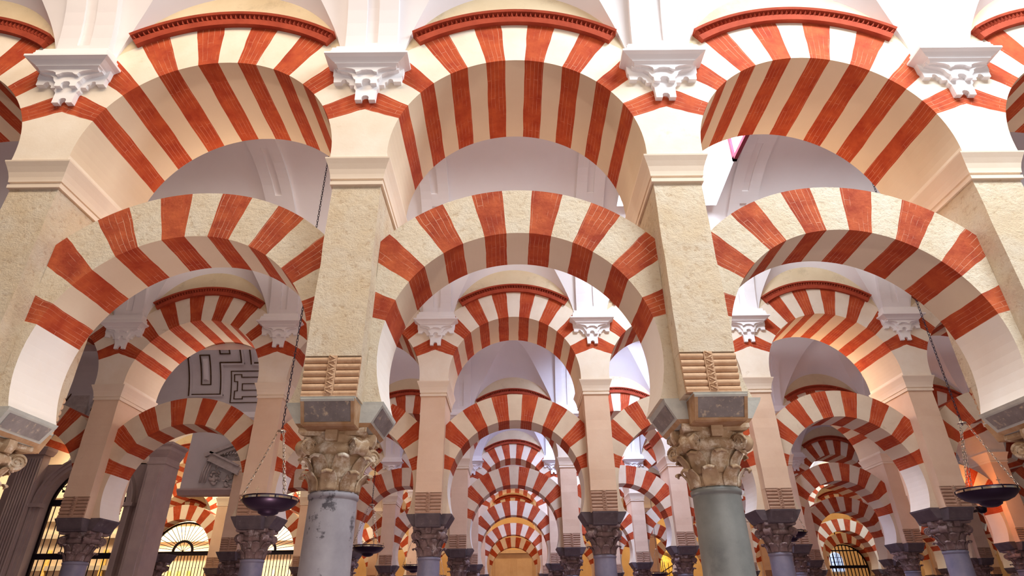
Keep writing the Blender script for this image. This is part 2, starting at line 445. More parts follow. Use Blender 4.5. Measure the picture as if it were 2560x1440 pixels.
def volute(z, r, rad, wid=.06):
    """scroll at a corner of the capital, in the x direction: a pinched barrel with a spiral on each end"""
    b = MB(); n = 22; P = []
    for yy, rr in ((-wid, rad*.2), (-wid, rad*.9), (-wid*.9, rad), (-wid*.5, rad*.86), (0, rad*.74), (wid*.5, rad*.86), (wid*.9, rad), (wid, rad*.9), (wid, rad*.2)):
        P.append([(r+rr*cos(2*pi*j/n), yy, z+rr*sin(2*pi*j/n)) for j in range(n)])
    b.rings(P, 0, True, sm=True)
    for sg in (-1, 1):
        pts = [(r+rad*(.86-.72*k/22)*cos(k*.5), sg*(wid+.001), z+rad*(.86-.72*k/22)*sin(k*.5)) for k in range(23)]
        b.tube(pts, [.009-.004*k/22 for k in range(23)], 5)
    b.tube([(r-.12, 0, z-.07), (r-.08, 0, z+.0), (r-.04, 0, z+.05), (r, 0, z+rad*.78)], [.030, .034, .034, .026], 8)
    return b
CB = .845
def bell():
    b = MB()
    b.lathe([(.180, CB+.0), (.186, CB+.02), (.190, CB+.12), (.200, CB+.20), (.212, CB+.262), (.214, CB+.268), (.240, CB+.275), (.258, CB+.295), (.262, CB+.325), (.252, CB+.352), (.232, CB+.362), (.232, CB+.37), (.245, CB+.40), (.255, CB+.43)], 36)
    return b
def abacus():
    b = MB(); pts = []
    for q in range(4):
        for k in range(9):
            s_ = -1+2*k/8; y = .262*s_; x = .235+.035*s_*s_
            a = q*pi/2; pts.append((x*cos(a)-y*sin(a), x*sin(a)+y*cos(a)))
    b.rings([[(x*f, y*f, z) for x, y in pts] for f, z in ((.93, CB+.415), (.97, CB+.425), (1, CB+.432), (1, CB+.467))], 0, True)
    return b
def fleuron():
    b = MB(); b.loft([(.20, .272, -.042, .042, CB+.365), (.20, .292, -.048, .048, CB+.41), (.20, .290, -.045, .045, CB+.465)]); return b
def capital(parent, mat, detail=True, rot=0):
    c = weld(bell().move(dz=H).build('capital', mat, parent)); items = []
    for k in range(8): items.append(('acanthus_leaf', leaf(CB+.012, .118, .132, .060, .196, .212), k*pi/4+rot))
    for k in range(8): items.append(('acanthus_leaf', leaf(CB+.10, .150, .140, .062, .200, .222), k*pi/4+pi/8+rot))
    for k in range(4): items.append(('volute', volute(CB+.325, .292, .068, .060), pi/4+k*pi/2))
    for k in range(4): items.append(('fleuron', fleuron(), k*pi/2))
    items.append(('abacus', abacus(), 0))
    A = MB()
    for nm, b, a in items:
        b.move(rz=a).move(dz=H)
        if detail: weld(b.build(nm, mat, c))
        else: merge(A, b)
    if not detail:
        merge(A, bell().move(dz=H)); me = A.mesh('capital', [mat]); old = c.data; c.data = me; bpy.data.meshes.remove(old)
    return c
def shaft():
    b = MB()
    z0 = -H+.30
    prof = [(.255, z0-.02), (.255, z0+.03), (.225, z0+.05)]
    for k in range(13):
        t = k/12; prof.append((.217-.032*t-.004*(1-abs(2*t-1)), z0+.06+(CB-.055-z0-.06)*t))
    prof += [(.185, CB-.05), (.193, CB-.045), (.197, CB-.03), (.197, CB-.012), (.186, CB-.004), (.183, CB+.004)]
    b.lathe([(r, z+H) for r, z in prof], 40)
    return b
def base():
    b = MB(); b.box(-.32, .32, -.32, .32, 0, .10)
    b.lathe([(.31, .10), (.33, .13), (.31, .165), (.265, .18), (.255, .21), (.285, .235), (.285, .26), (.255, .285)], 32)
    return b
def impost_block(parent, near=True):
    b = MB(); z = H
    edge, body, lich = (1, 0, 2)
    # side wings carrying the arches
    b.loft([(-.275, .275, -.255, .255, z+1.315), (-.300, .300, -.275, .275, z+1.345), (-.385, .385, -.292, .292, z+1.485), (-.392, .392, -.297, .297, z+LBASE)], lich, mis=[1, 2, 2])
    # end plates of the wings
    for sg in (-1, 1):
        def q(t, y): x = .300+.085*t; return (sg*(x+.004), y, z+1.345+.14*t)
        p = [q(.12, -.235), q(.12, .235), q(.88, .25), q(.88, -.25)]
        if sg < 0: p.reverse()
        b.face(p, mi=0)
    # front and back block with a sunk, inward-leaning panel
    b.loft([(-.198, .198, -.395, .395, z+1.290), (-.206, .206, -.408, .408, z+1.300), (-.212, .212, -.500, .500, z+1.478), (-.212, .212, -.506, .506, z+1.492)], 1, mis=[1, 1, 2])
    for sg in (-1, 1):
        def fp(x, t, d): return (x, sg*(.408+.092*t+d*.89), z+1.300+.178*t-d*.46)
        def bar(x0, x1, t0, t1, d=.010, mi=1):
            A = [fp(x0, t0, 0), fp(x1, t0, 0), fp(x1, t1, 0), fp(x0, t1, 0)]; B_ = [fp(x0, t0, d), fp(x1, t0, d), fp(x1, t1, d), fp(x0, t1, d)]
            b.rings([A, B_], mi, True)
        bar(-.180, .180, .10, .90, .003, 0)
        bar(-.206, .206, .90, 1.0, .011, 2); bar(-.206, .206, .0, .09, .011); bar(-.206, -.180, .09, .90, .011); bar(.180, .206, .09, .90, .011)
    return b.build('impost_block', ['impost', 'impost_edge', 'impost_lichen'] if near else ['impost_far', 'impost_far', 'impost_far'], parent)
def column(shaft_m, cap_m, detail=False, near=False, rot=0):
    root = empty('marble_column', (0, 0, 0))
    weld(shaft().build('shaft', shaft_m, root))
    base().build('base', shaft_m, root)
    capital(root, cap_m, detail, rot)
    impost_block(root, near)
    return reg(root)

# ------------------------------------------------------------------ pier
PB = 1.492
def pier(body_m, imp_m, roll_m='roll'):
    root = empty('masonry_pier', (0, 0, 0))
    b = MB(); z = -PB
    # body, slightly uneven
    P = []
    n = 10
    for k in range(n+1):
        zz = 1.83+(3.575-1.83)*k/n; j = lambda: random.uniform(-.004, .004)
        P.append((-.225+j(), .225+j(), -.50+j(), .50+j(), zz+z))
    b.loft(P)
    b.box(-.2245, .2245, -.470, .470, PB+z, 1.83+z)
    b.build('pier_body', body_m, root)
    for sg in (-1, 1):
        r = MB(); nr = 6; hh = (1.825-PB)/nr
        for k in range(nr):
            zc = PB+hh*(k+.5); hx = .214+.012*k/nr; prof = []
            for xs0, xs1 in ((-hx, -.036), (.036, hx)):
                ring = []
                for q in range(13):
                    a = -pi/2+pi*q/12
                    ring.append((.468+.034*cos(a), zc+hh*.5*sin(a)))
                P = [[(xx, sg*yy, zz+z) for yy, zz in ring] + [(xx, sg*.44, ring[-1][1]+z), (xx, sg*.44, ring[0][1]+z)] for xx in (xs0, xs1)]
                r.rings(P, 0, True, sm=False)
        r.box(-.212, .212, min(sg*.44, sg*.506), max(sg*.44, sg*.506), PB-.0+z, PB+.012+z)
        r.build('roll_moulding', roll_m, root)
        c = MB(); c.box(-.034, .034, min(sg*.44, sg*.507), max(sg*.44, sg*.507), PB+z, 1.828+z)
        for k in range(9):     # plaited relief on the band
            zz = PB+.02+k*.036+z; s_ = 1 if k % 2 else -1
            c.tube([(-.024*s_, sg*.508, zz), (0, sg*.517, zz+.012), (.024*s_, sg*.508, zz+.03)], .007, 5)
            c.tube([(.024*s_, sg*.508, zz), (.012*s_, sg*.514, zz+.006)], .006, 5)
        c.build('carved_band', roll_m, root)
    m = MB()
    pr = [(3.530, 0), (3.530, .020), (3.565, .022), (3.565, .012), (3.590, .012), (3.592, .024), (3.612, .026), (3.640, .030), (3.690, .042), (3.740, .060), (3.785, .078), (3.80, .080)]
    m.loft([(-.225-d, .225+d, -.50-d*1.2, .50+d*1.2, zz+z) for zz, d in pr])
    m.build('impost_moulding', imp_m, root)
    return reg(root)

# ------------------------------------------------------------------ white bracket under each vault pilaster
def bracket():
    root = empty('plaster_bracket', (0, 0, 0)); y0 = -UHY
    Z0 = 4.49
    def notch(cx_, zb, r, n=7, up=1): return [(cx_+r*cos(pi*k/n), zb+r*1.1*sin(pi*k/n)) for k in range(n+1)]
    def sym(half):  # half outline on x>=0 listed from bottom centre to top
        return [(-x, z) for x, z in reversed(half)] + half
    nz = lambda c, zb, r: [(c-r, zb)] + [(c-r*cos(pi*k/6), zb+r*1.1*sin(pi*k/6)) for k in range(7)] + [(c+r, zb)]
    b = MB()
    # stepped back layer
    half = [(.0, 4.56), (.022, 4.555), (.036, 4.535), (.036, 4.50), (.100, 4.50), (.104, 4.63), (.125, 4.66), (.125, 4.70), (.175, 4.70), (.180, 4.735), (.200, 4.745), (.215, 4.775), (.235, 4.785), (.255, 4.775), (.265, 4.745), (.340, 4.745), (.345, 4.82), (.355, 4.83), (.360, 4.93)]
    b.prism([(x, z-Z0) for x, z in sym(half)], y0-.050, y0+.01)
    half2 = [(0, 4.745), (.028, 4.74), (.045, 4.715), (.045, 4.68), (.105, 4.68), (.108, 4.73), (.125, 4.745), (.140, 4.77), (.150, 4.80), (.20, 4.835), (.27, 4.85), (.315, 4.87), (.32, 4.93)]
    b.prism([(x, z-Z0) for x, z in sym(half2)], y0-.095, y0-.045)
    half3 = [(0, 4.835), (.05, 4.83), (.075, 4.81), (.105, 4.80), (.115, 4.83), (.15, 4.85), (.22, 4.865), (.29, 4.875), (.29, 4.93)]
    b.prism([(x, z-Z0) for x, z in sym(half3)], y0-.13, y0-.09)
    b.build('stepped_console', 'bracket', root)
    a = MB()
    pr = [(4.865, .295, .125), (4.885, .300, .145), (4.895, .320, .158), (4.903, .320, .160), (4.915, .340, .168), (4.945, .378, .195), (4.962, .412, .222), (4.966, .418, .228), (4.990, .418, .228), (4.990, .368, .196), (5.045, .368, .196), (5.050, .360, .19), (5.085, .360, .19), (5.085, .335, .15), (5.15, .335, .15)]
    a.loft([(-hx, hx, y0-d, y0+.01, z-Z0) for z, hx, d in pr])
    a.build('abacus', 'bracket', root)
    return reg(root)
BRZ = 4.49

# ------------------------------------------------------------------ vault
def vault_profile(y0, y1, phi, inset=0, bz=2.6):
    yc = (y0+y1)/2; a = (y1-y0)/2-inset; b = bz-inset
    return yc-a*cos(phi), VS+b*sin(phi)
def vault_bay(xc, y0, y1, skip=None):
    """one bay of the plaster barrel with a rising lunette over each arch; creases follow the exact crossing line"""
    b = MB(); a = (y1-y0)/2; bz = 2.6; yc = (y0+y1)/2
    xs = [-1.5, -1.35, -1.2] + [-1.2*cos(pi*k/40) for k in range(1, 40)] + [1.2, 1.35, 1.5]
    def lun(x, d): return VS+(1.2+1.2*(1-math.exp(-max(0, d)/.85)))*sqrt(max(0, 1-(x/LUNR)**2))
    def main(d): q = 1-d/a; return VS+bz*sqrt(max(0, 1-q*q))
    NL, NM = 10, 26; G = []
    cols = []
    for x in xs:
        ds = 0.0
        if abs(x) < LUNR-1e-6:
            k = 0
            for k in range(1, 400):
                d = a*k/400
                if main(d) >= lun(x, d): break
            lo, hi = a*(k-1)/400, a*k/400
            for _ in range(25):
                m = (lo+hi)/2
                if main(m) >= lun(x, m): hi = m
                else: lo = m
            ds = hi
        half = [(ds*k/NL, lun(x, ds*k/NL) if ds > 0 else VS) for k in range(NL)]
        f0 = math.acos(max(-1, min(1, 1-ds/a)))
        for k in range(NM+1):
            f = f0+(pi/2-f0)*k/NM; half.append((a*(1-cos(f)), VS+bz*sin(f)))
        cols.append([(xc+x, y0+d, z+H) for d, z in half] + [(xc+x, y1-d, z+H) for d, z in reversed(half[:-1])])
    n = len(cols[0])
    for i in range(len(cols)-1):
        for j in range(n-1):
            q = (cols[i][j], cols[i][j+1], cols[i+1][j+1], cols[i+1][j])
            mx = sum(p[0] for p in q)/4; my = sum(p[1] for p in q)/4
            if skip and skip(mx, my): continue
            b.face(q, sm=True)
    return b
def rib(y0, y1, phi0=.035, phi1=pi-.035, skipy=None):
    """transverse band over a column line, with short sunk panels"""
    b = MB(); n = 48; hw = .27
    def strip(xa, xb, ins, p0, p1, nn):
        for k in range(nn):
            pa, pb = p0+(p1-p0)*k/nn, p0+(p1-p0)*(k+1)/nn
            ya, za = vault_profile(y0, y1, pa, ins); yb, zb = vault_profile(y0, y1, pb, ins)
            if skipy and skipy((ya+yb)/2): continue
            b.face([(xa, ya, za+H), (xb, ya, za+H), (xb, yb, zb+H), (xa, yb, zb+H)])
    def side(x, i0, i1, p0, p1, nn):
        for k in range(nn):
            pa, pb = p0+(p1-p0)*k/nn, p0+(p1-p0)*(k+1)/nn
            A = vault_profile(y0, y1, pa, i0); B_ = vault_profile(y0, y1, pb, i0); C_ = vault_profile(y0, y1, pb, i1); D = vault_profile(y0, y1, pa, i1)
            if skipy and skipy((A[0]+B_[0])/2): continue
            b.face([(x, q[0], q[1]+H) for q in (A, B_, C_, D)])
    I = .075
    strip(-hw, -.065, I, phi0, phi1, n); strip(.065, hw, I, phi0, phi1, n)
    side(-hw, -.02, I, phi0, phi1, n); side(hw, I, -.02, phi0, phi1, n)
    # centre strip: alternating solid and sunk stretches (long, two short, long ...)
    seg = []; t = phi0
    pat = [(.09, 0), (.55, 1), (.10, 0), (.045, 1), (.07, 0), (.045, 1), (.10, 0), (.42, 1), (.10, 0)]
    k = 0
    while t < pi/2-1e-6:
        l, s_ = pat[k % len(pat)]; e = min(pi/2, t+l); seg.append((t, e, s_)); t = e; k += 1
    seg += [(pi-e, pi-t_, s_) for t_, e, s_ in reversed(seg)]
    for p0, p1, s_ in seg:
        ins = I-.03 if s_ else I; nn = max(1, int((p1-p0)/.06))
        strip(-.065, .065, ins, p0, p1, nn)
        if s_:
            side(-.065, I, ins, p0, p1, nn); side(.065, ins, I, p0, p1, nn)
            for p in (p0, p1):
                A = vault_profile(y0, y1, p, I); B_ = vault_profile(y0, y1, p, ins)
                b.face([(-.065, A[0], A[1]+H), (.065, A[0], A[1]+H), (.065, B_[0], B_[1]+H), (-.065, B_[0], B_[1]+H)])
    # foot of the band down to the bracket
    for sg, yy in ((1, y0), (-1, y1)):
        y_, z_ = vault_profile(y0, y1, phi0 if sg > 0 else phi1, I)
        ya, yb = sorted((yy-.0*sg, y_))
        b.box(-hw, hw, ya-.003, yb+.003, 5.115+H, 5.14+H)
    return b

# ------------------------------------------------------------------ lamps
def chain(b, p, q, link=.036, r=.0035, mi=0):
    d = [q[i]-p[i] for i in range(3)]; l = sqrt(sum(x*x for x in d)); n = max(2, int(l/link)); t = [x/l for x in d]
    u = (0, 0, 1) if abs(t[2]) < .8 else (1, 0, 0)
    a = (t[1]*u[2]-t[2]*u[1], t[2]*u[0]-t[0]*u[2], t[0]*u[1]-t[1]*u[0]); la = sqrt(sum(x*x for x in a)); a = [x/la for x in a]
    c = (t[1]*a[2]-t[2]*a[1], t[2]*a[0]-t[0]*a[2], t[0]*a[1]-t[1]*a[0])
    for k in range(n):
        m = [p[i]+d[i]*(k+.5)/n for i in range(3)]; w = a if k % 2 else c
        pts = []
        hl = l/n*.68; hw = link*.27
        for j in range(9):
            g = 2*pi*j/8; pts.append(tuple(m[i]+t[i]*hl*cos(g)+w[i]*hw*sin(g) for i in range(3)))
        b.tube(pts, r, 4, mi)
def make_lamp(top, fine=True):
    """bowl 0.68 m wide; local z=0 at the rim; ceiling at z=top"""
    root = empty('hanging_lamp', (0, 0, 0)); b = MB()
    b.lathe([(.335, .0), (.345, -.01), (.345, -.04), (.325, -.075), (.27, -.125), (.20, -.155), (.13, -.168), (.12, -.195), (.07, -.222), (.0, -.232)], 40)
    b.lathe([(.335, .0), (.30, -.02), (.2, -.05), (0, -.06)], 40)
    weld(b.build('bowl', 'bowl', root))
    g = MB(); g.rings([[(r*cos(2*pi*j/40), r*sin(2*pi*j/40), z) for j in range(40)] for r, z in ((.345, -.044), (.351, -.044), (.351, -.020), (.345, -.020))], 0, False)
    rb = g.build('metal_rim', 'brass', root)
    rr = MB()
    for k in range(10):
        a = 2*pi*k/10+.2; rr.box(-.002, .008, -.006, .006, -.048, -.016); 
        n = 8; rr.v[-n:] = [(x*cos(a)-y*sin(a)+.349*cos(a), x*sin(a)+y*cos(a)+.349*sin(a), z) for x, y, z in rr.v[-n:]]
    rr.build('rivet', 'iron', root)
    h = MB(); h.lathe([(.0, .875), (.055, .870), (.06, .862), (.05, .85), (.015, .845), (.012, .83)], 20); h.build('hanger_plate', 'brass', root)
    for k in range(3):
        a = 2*pi*k/3+3.5; c = MB()
        chain(c, (.045*cos(a), .045*sin(a), .855), (.335*cos(a), .335*sin(a), .01), .05 if fine else .07, .0042)
        c.build('side_chain', 'chain_bright', root)
        x = MB(); a2 = a+pi/3; px, py = .335*cos(a2), .335*sin(a2)
        x.box(px-.0035, px+.0035, py-.0035, py+.0035, -.005, .085); x.box(px-.026, px+.026, py-.0035, py+.0035, .045, .053); x.build('cross_finial', 'brass', root)
    c = MB(); chain(c, (0, 0, .865), (0, 0, top), .05 if fine else .07, .0045); c.build('suspension_chain', 'chain', root)
    return reg(root)

# ================================================================== PLACE
ROWN = ['nearest arcade', 'second arcade back', 'third arcade back', 'fourth arcade back', 'fifth arcade back', 'sixth arcade back']
COLS = {0: range(-1, 5), 1: range(-2, 6), 2: range(-3, 8), 3: range(-5, 9), 4: range(-6, 10), 5: range(-7, 12)}
ORD = ['first', 'second', 'third', 'fourth', 'fifth', 'sixth', 'seventh', 'eighth', 'ninth', 'tenth', 'eleventh', 'twelfth', 'thirteenth', 'fourteenth', 'fifteenth', 'sixteenth', 'seventeenth', 'eighteenth', 'nineteenth', 'twentieth']
UNSEEN = {('lower', 2, -3), ('lower', 2, -2), ('upper', 2, -2), ('column', 2, -3), ('pier', 2, -3), ('bracket', 2, -3), ('pier', 2, -2), ('bracket', 2, -2)}   #@@UNSEEN@@
VIS = {'column': {0: [0, 1, 2, 3], 1: [-1, 0, 1, 2, 3, 4], 2: [-2, -1, 0, 1, 2, 3, 4, 5, 6], 3: [-2, -1, 0, 1, 2, 3, 5, 6, 7], 4: [0, 1, 2, 3, 4, 5, 6, 7, 8, 9], 5: [9, 10]},
       'pier': {0: [0, 1, 2, 3], 1: [-1, 0, 1, 2, 3, 4], 2: [-1, 0, 1, 2, 3, 4, 5, 6], 3: [-2, -1, 0, 1, 2, 3, 5, 6, 7], 4: [-2, 0, 1, 2, 3, 5, 6, 7, 8, 9], 5: [-1, 1, 2, 3, 4, 6, 7, 8, 9, 10]},
       'bracket': {0: [0, 1, 2, 3], 1: [-1, 0, 1, 2, 3, 4], 2: [-1, 1, 2, 4], 3: [-1, 0, 1, 2, 3, 5, 7], 4: [-3, -2, 0, 5], 5: [-1, 4]},
       'upper': {0: [-1, 0, 1, 2, 3], 1: [-2, -1, 0, 1, 2, 3, 4], 2: [-3, 0, 1, 2, 4, 5, 6], 3: [-3, -2, -1, 0, 1, 2, 3, 4, 5, 7], 4: [-4, -2, -1, 1, 2, 3, 5, 6], 5: [-5, -1, 1, 3, 4, 5, 7]},
       'lower': {0: [0, 1, 2], 1: [-2, -1, 0, 1, 2, 3, 4], 2: [-1, 0, 1, 2, 3, 4, 5, 6], 3: [-3, -2, -1, 0, 1, 2, 3, 4, 5, 6, 7], 4: [-3, -2, -1, 1, 2, 3, 4, 5, 6, 7, 8], 5: [-2, -1, 0, 1, 2, 3, 4, 5, 7, 8, 10]}}     # what the photograph shows of each row
def keep(kind, r, i):
    v = [k for kk in (('column', 'pier', 'bracket') if kind in ('column', 'pier', 'bracket') else (kind,)) for k in VIS[kk].get(r, [])]
    return (kind, r, i) not in UNSEEN and (r < 2 or (v and min(v)-1 <= i <= max(v)+1))
def where(kind, r, i):
    v = VIS[kind].get(r, [])
    return f"{ORD[v.index(i)]} visible from left, {ROWN[r]}" if i in v else f"hidden behind nearer masonry, {ROWN[r]}"
PLAN = []        # (object, kind, row, index), used to list what the camera sees
def put(o, kind, r, i, loc, label, cat, group):
    o.location = loc; tag(o, label, cat, group, 'thing'); PLAN.append((o.name, kind, r, i)); return o

protos = {}
def inst(key, maker):
    if key not in protos: protos[key] = maker(); return protos[key]
    return copy_tree(protos[key])

SPECIAL = {(0, 1): 'dark-veined grey marble column', (0, 2): 'plain grey-green marble column'}
for r, Y in enumerate(ROWS):
    for i in COLS[r]:
        x = cx(i)
        if keep('column', r, i):
            if (r, i) == (0, 1): o = inst('c01', lambda: column('shaft_grey', 'capital', True, True))
            elif (r, i) == (0, 2): o = inst('c02', lambda: column('shaft_green', 'capital', True, True, pi/8))
            elif r == 0: o = inst('c0', lambda: column('shaft_blue', 'capital', True, True))
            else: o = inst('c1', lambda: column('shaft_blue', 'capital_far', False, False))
            desc = SPECIAL.get((r, i), 'blue-grey marble column with carved capital' if r else 'marble column with dark impost block')
            put(o, 'column', r, i, (x+{(0, 2): .045, (2, -2): .75}.get((r, i), 0), Y+(.35 if (r, i) == (2, -2) else 0), 0), f"{desc}, {where('column', r, i)}", 'column', f"marble columns of the {ROWN[r]}")
        if keep('pier', r, i):
            o = inst('p0', lambda: pier('pier_old', 'smooth')) if r == 0 else inst('p1', lambda: pier('peach', 'smooth', 'roll_far'))
            put(o, 'pier', r, i, (x, Y, PB+H), f"{'rough hammered cream' if r == 0 else 'smooth peach'} pier on rolled corbel, {where('pier', r, i)}", 'pier', f"piers of the {ROWN[r]}")
        if keep('bracket', r, i):
            o = inst('b', bracket)
            put(o, 'bracket', r, i, (x, Y, BRZ+H), f"white stepped plaster bracket, {where('bracket', r, i)}", 'bracket', f"white brackets on the {ROWN[r]}")
    bays = list(COLS[r])[:-1]
    for i in bays:
        x = bx(i)
        if keep('lower', r, i):
            if r == 0: o = inst('l0', lambda: lower_arch('cream_old', 'brick_old', True, 'pale'))
            elif r < 3: o = inst('l1', lambda: lower_arch('cream_back', 'brick', True, 'pale'))
            else: o = inst('l2', lambda: lower_arch('cream', 'brick', False))
            put(o, 'lower', r, i, (x, Y, LBASE+H), f"{'chipped ' if r == 0 else ''}red and cream horseshoe arch, lower tier, {where('lower', r, i)}", 'arch', f"horseshoe arches of the {ROWN[r]}")
        if keep('upper', r, i):
            o = inst('u0', lambda: upper_arch('cream', 'brick', True)) if r < 3 else inst('u2', lambda: upper_arch('cream', 'brick', False))
            put(o, 'upper', r, i, (x, Y, UBASE+H), f"red and cream round arch, upper tier, {where('upper', r, i)}", 'arch', f"upper round arches of the {ROWN[r]}")

# ---- vaults: nave k lies between row k-1 and row k ----------------------------------------
def nave(k):
    y0 = (ROWS[k-1] if k else ROWS[0]-6.2)+UHY
    y1 = ROWS[k]-UHY if k < len(ROWS) else ROWS[-1]+5.5
    return y0, y1
n_trim = 1
for k in range(len(ROWS)+1):
    y0, y1 = nave(k); yc = (y0+y1)/2
    r = min(k, len(ROWS)-1)
    lo, hi = COLS[r].start, COLS[r].stop
    if k == 0: lo, hi = -1, 5
    for i in range(lo, hi-1):
        if k == 2 and i <= -1: continue
        if k == 0: sk = lambda mx, my, yc=yc: my < yc+1.2          # the near half would lie behind the camera's view
        elif i == 2 and k <= 4: sk = lambda mx, my, yc=yc, xx=bx(i): (my < yc-.3 and my > yc-1.5) or (abs(mx-xx) < .95 and yc-1.5 < my < yc+1.45)
        else: sk = lambda mx, my, yc=yc: yc-1.5 < my < yc-.3          # unseen slot near the crown, opened for the added fill lights
        o = weld(vault_bay(bx(i), y0, y1, skip=sk).build('ceiling', 'white')); o.data.set_sharp_from_angle(angle=R_(11))
        tag(o, f"white plaster vault bay with lunettes above the {ROWN[min(k, 5)]}", 'vault', kind='structure')
    for i in range(lo, hi):
        if k == 2 and i <= -1: continue
        sk = (lambda y, yc=yc: y < yc+1.2) if k == 0 else (lambda y, yc=yc: yc-1.5 < y < yc-.3)
        o = rib(y0, y1, skipy=sk).build('trim_%d' % n_trim, 'white', loc=(cx(i), 0, 0)); n_trim += 1
        tag(o, 'white transverse vault rib with sunk panels', 'trim', kind='structure')

# skylight shaft over the bright bay of each nave
for k in range(1, 5):
    y0, y1 = nave(k); yc = (y0+y1)/2; xx = bx(2)
    s = MB(); z0 = VS+2.35+H; z1 = z0+2.2; a, b_, c, d = xx-.97, xx+.97, yc-1.52, yc+1.47
    s.face([(a, c, z0), (b_, c, z0), (b_, c, z1), (a, c, z1)]); s.face([(b_, d, z0-.35), (a, d, z0-.35), (a, d, z1), (b_, d, z1)])
    s.face([(a, d, z0-.35), (a, c, z0), (a, c, z1), (a, d, z1)]); s.face([(b_, c, z0), (b_, d, z0-.35), (b_, d, z1), (b_, c, z1)])
    tag(s.build('ceiling', 'white'), 'white plaster skylight shaft', 'skylight shaft', kind='structure')

# small side window with a maroon frame inside the first shaft
y0, y1 = nave(1); yc = (y0+y1)/2; w = MB(); ya, yb, za, zb = yc-1.25, 8.40, 7.03+H, 8.7+H; xw = bx(2)+.97
w.box(xw-.05, xw+.02, ya, yb, za, za+.07); w.box(xw-.05, xw+.02, yb-.07, yb, za, zb); w.box(xw-.05, xw+.02, ya, ya+.07, za, zb); w.box(xw-.05, xw+.02, ya, yb, zb-.07, zb)
w.box(xw-.03, xw+.02, (ya+yb)/2-.02, (ya+yb)/2+.02, za, zb); w.face([(xw-.01, ya, za), (xw-.01, yb, za), (xw-.01, yb, zb), (xw-.01, ya, zb)], mi=1)
tag(w.build('window_2', ['maroon', 'stained']), 'maroon framed window high in the skylight shaft, upper right', 'window', kind='structure')

# floor and enclosing walls
f = MB(); f.box(-40, 50, -6, 44, -.2, 0); tag(f.build('floor', 'floor'), 'pale marble floor', 'floor', kind='structure')
w = MB(); w.box(-32, 42, 41.0, 41.3, 0, 8); tag(w.build('wall_back', 'warmwall'), 'ochre back wall beyond the last arcade', 'wall', kind='structure')
w = MB(); w.box(-24.3, -24, 4, 41, 0, 9); tag(w.build('wall_left', 'warmwall'), 'ochre side wall at the left end', 'wall', kind='structure')
w = MB(); w.box(34, 34.3, 4, 41, 0, 9); tag(w.build('wall_right', 'warmwall'), 'ochre side wall at the right end', 'wall', kind='structure')


# ---- chapel front that closes the third arcade on the far left ------------------------------
def arc_pts(cx_, zs, r, n=20, a0=0, a1=180):
    return [(cx_+r*cos(R_(a0+(a1-a0)*k/n)), zs+r*sin(R_(a0+(a1-a0)*k/n))) for k in range(n+1)]
def ring(b, cx_, zs, r0, r1, y0, y1, n=24, a0=0, a1=180, mi=0):
    P = []
    for k in range(n+1):
        a = R_(a0+(a1-a0)*k/n)
        P.append([(cx_+r*cos(a), y, zs+r*sin(a)) for r, y in ((r0, y0), (r1, y0), (r1, y1), (r0, y1))])
    b.rings(P, mi, True)
def grille(cx_, y, hw, zs, rails, style, label, spacing=.115, zbot=0.0, br=.013):
    """wrought iron screen filling an arched opening; zs = springing height above the floor"""
    root = empty('iron_grille', (cx_, y, zbot)); z = -zbot
    f = MB(); ring(f, 0, zs+z, hw-.06, hw, -.035, .035); f.box(-hw, -hw+.06, -.035, .035, 0, zs+z); f.box(hw-.06, hw, -.035, .035, 0, zs+z); f.build('frame', 'iron', root)
    for zr, th in rails:
        r_ = MB(); r_.box(-hw+.06, hw-.06, -.05, .05, zr+z, zr+th+z); r_.box(-hw+.05, hw-.05, -.07, .07, zr+z+th*.75, zr+z+th); r_.build('rail', 'iron', root)
    b = MB(); n = int(2*hw/spacing)
    for k in range(1, n):
        x = -hw+2*hw*k/n
        b.tube([(x, 0, 0), (x, 0, rails[0][0]+z)], br, 6)
        b.lathe([(.0, rails[0][0]+z-.42), (.026, rails[0][0]+z-.40), (.0, rails[0][0]+z-.38)], 6, (x, 0), caps=False)
    b.build('bar_lattice', 'iron', root)
    l = MB(); zt = rails[0][0]+rails[0][1]+z
    if style == 'bars':
        for k in range(1, n):
            x = -hw+2*hw*k/n; l.tube([(x, 0, zt), (x, 0, zs+z+sqrt(max(0, hw*hw-x*x)))], br, 5)
    elif style == 'fan':
        ring(l, 0, zt, .26*hw, .33*hw, -.02, .02)
        m = 19
        for k in range(1, m):
            a = pi*k/m; x1, z1 = .33*hw*cos(a), zt+.33*hw*sin(a); R1 = hw*1.0
            ex, ez = R1*cos(a), zt+(zs+hw+z-zt)*sin(a)
            l.tube([(x1, 0, z1), (ex*.97, 0, zt+(ez-zt)*.97)], .011, 5)
        for k in range(1, 6):
            a = pi*k/6; l.tube([(0, 0, zt), (.27*hw*cos(a), 0, zt+.27*hw*sin(a))], .010, 5)
    else:
        for rr in (.30, .62):
            ring(l, 0, zt, rr*hw, rr*hw+.03, -.02, .02)
        for k in range(1, 12):
            a = pi*k/12
            pts = []
            for q in range(9):
                t_ = q/8; rr = (.30+.68*t_)*hw; aa = a+.22*sin(t_*2*pi)*(1 if k % 2 else -1)
                pts.append((rr*cos(aa), 0, zt+rr*sin(aa)*(zs+hw+z-zt)/hw))
            l.tube(pts, .015, 5)
            for q in (2, 4, 6):
                c = pts[q]; l.box(c[0]-.03, c[0]+.03, -.02, .02, c[2]-.03, c[2]+.03)
    l.build({'fan': 'fan_lunette', 'bars': 'barred_lunette'}.get(style, 'scrolled_lunette'), 'iron', root)
    tag(root, label, 'grille', 'iron grilles'); PLAN.append((root.name, 'grille', 0, 0)); return root
PX = -11.55
t = empty('chapel_portal', (PX, 17.3, 0)); zz = H
w = MB(); hw = 1.14; zs = 2.72+H
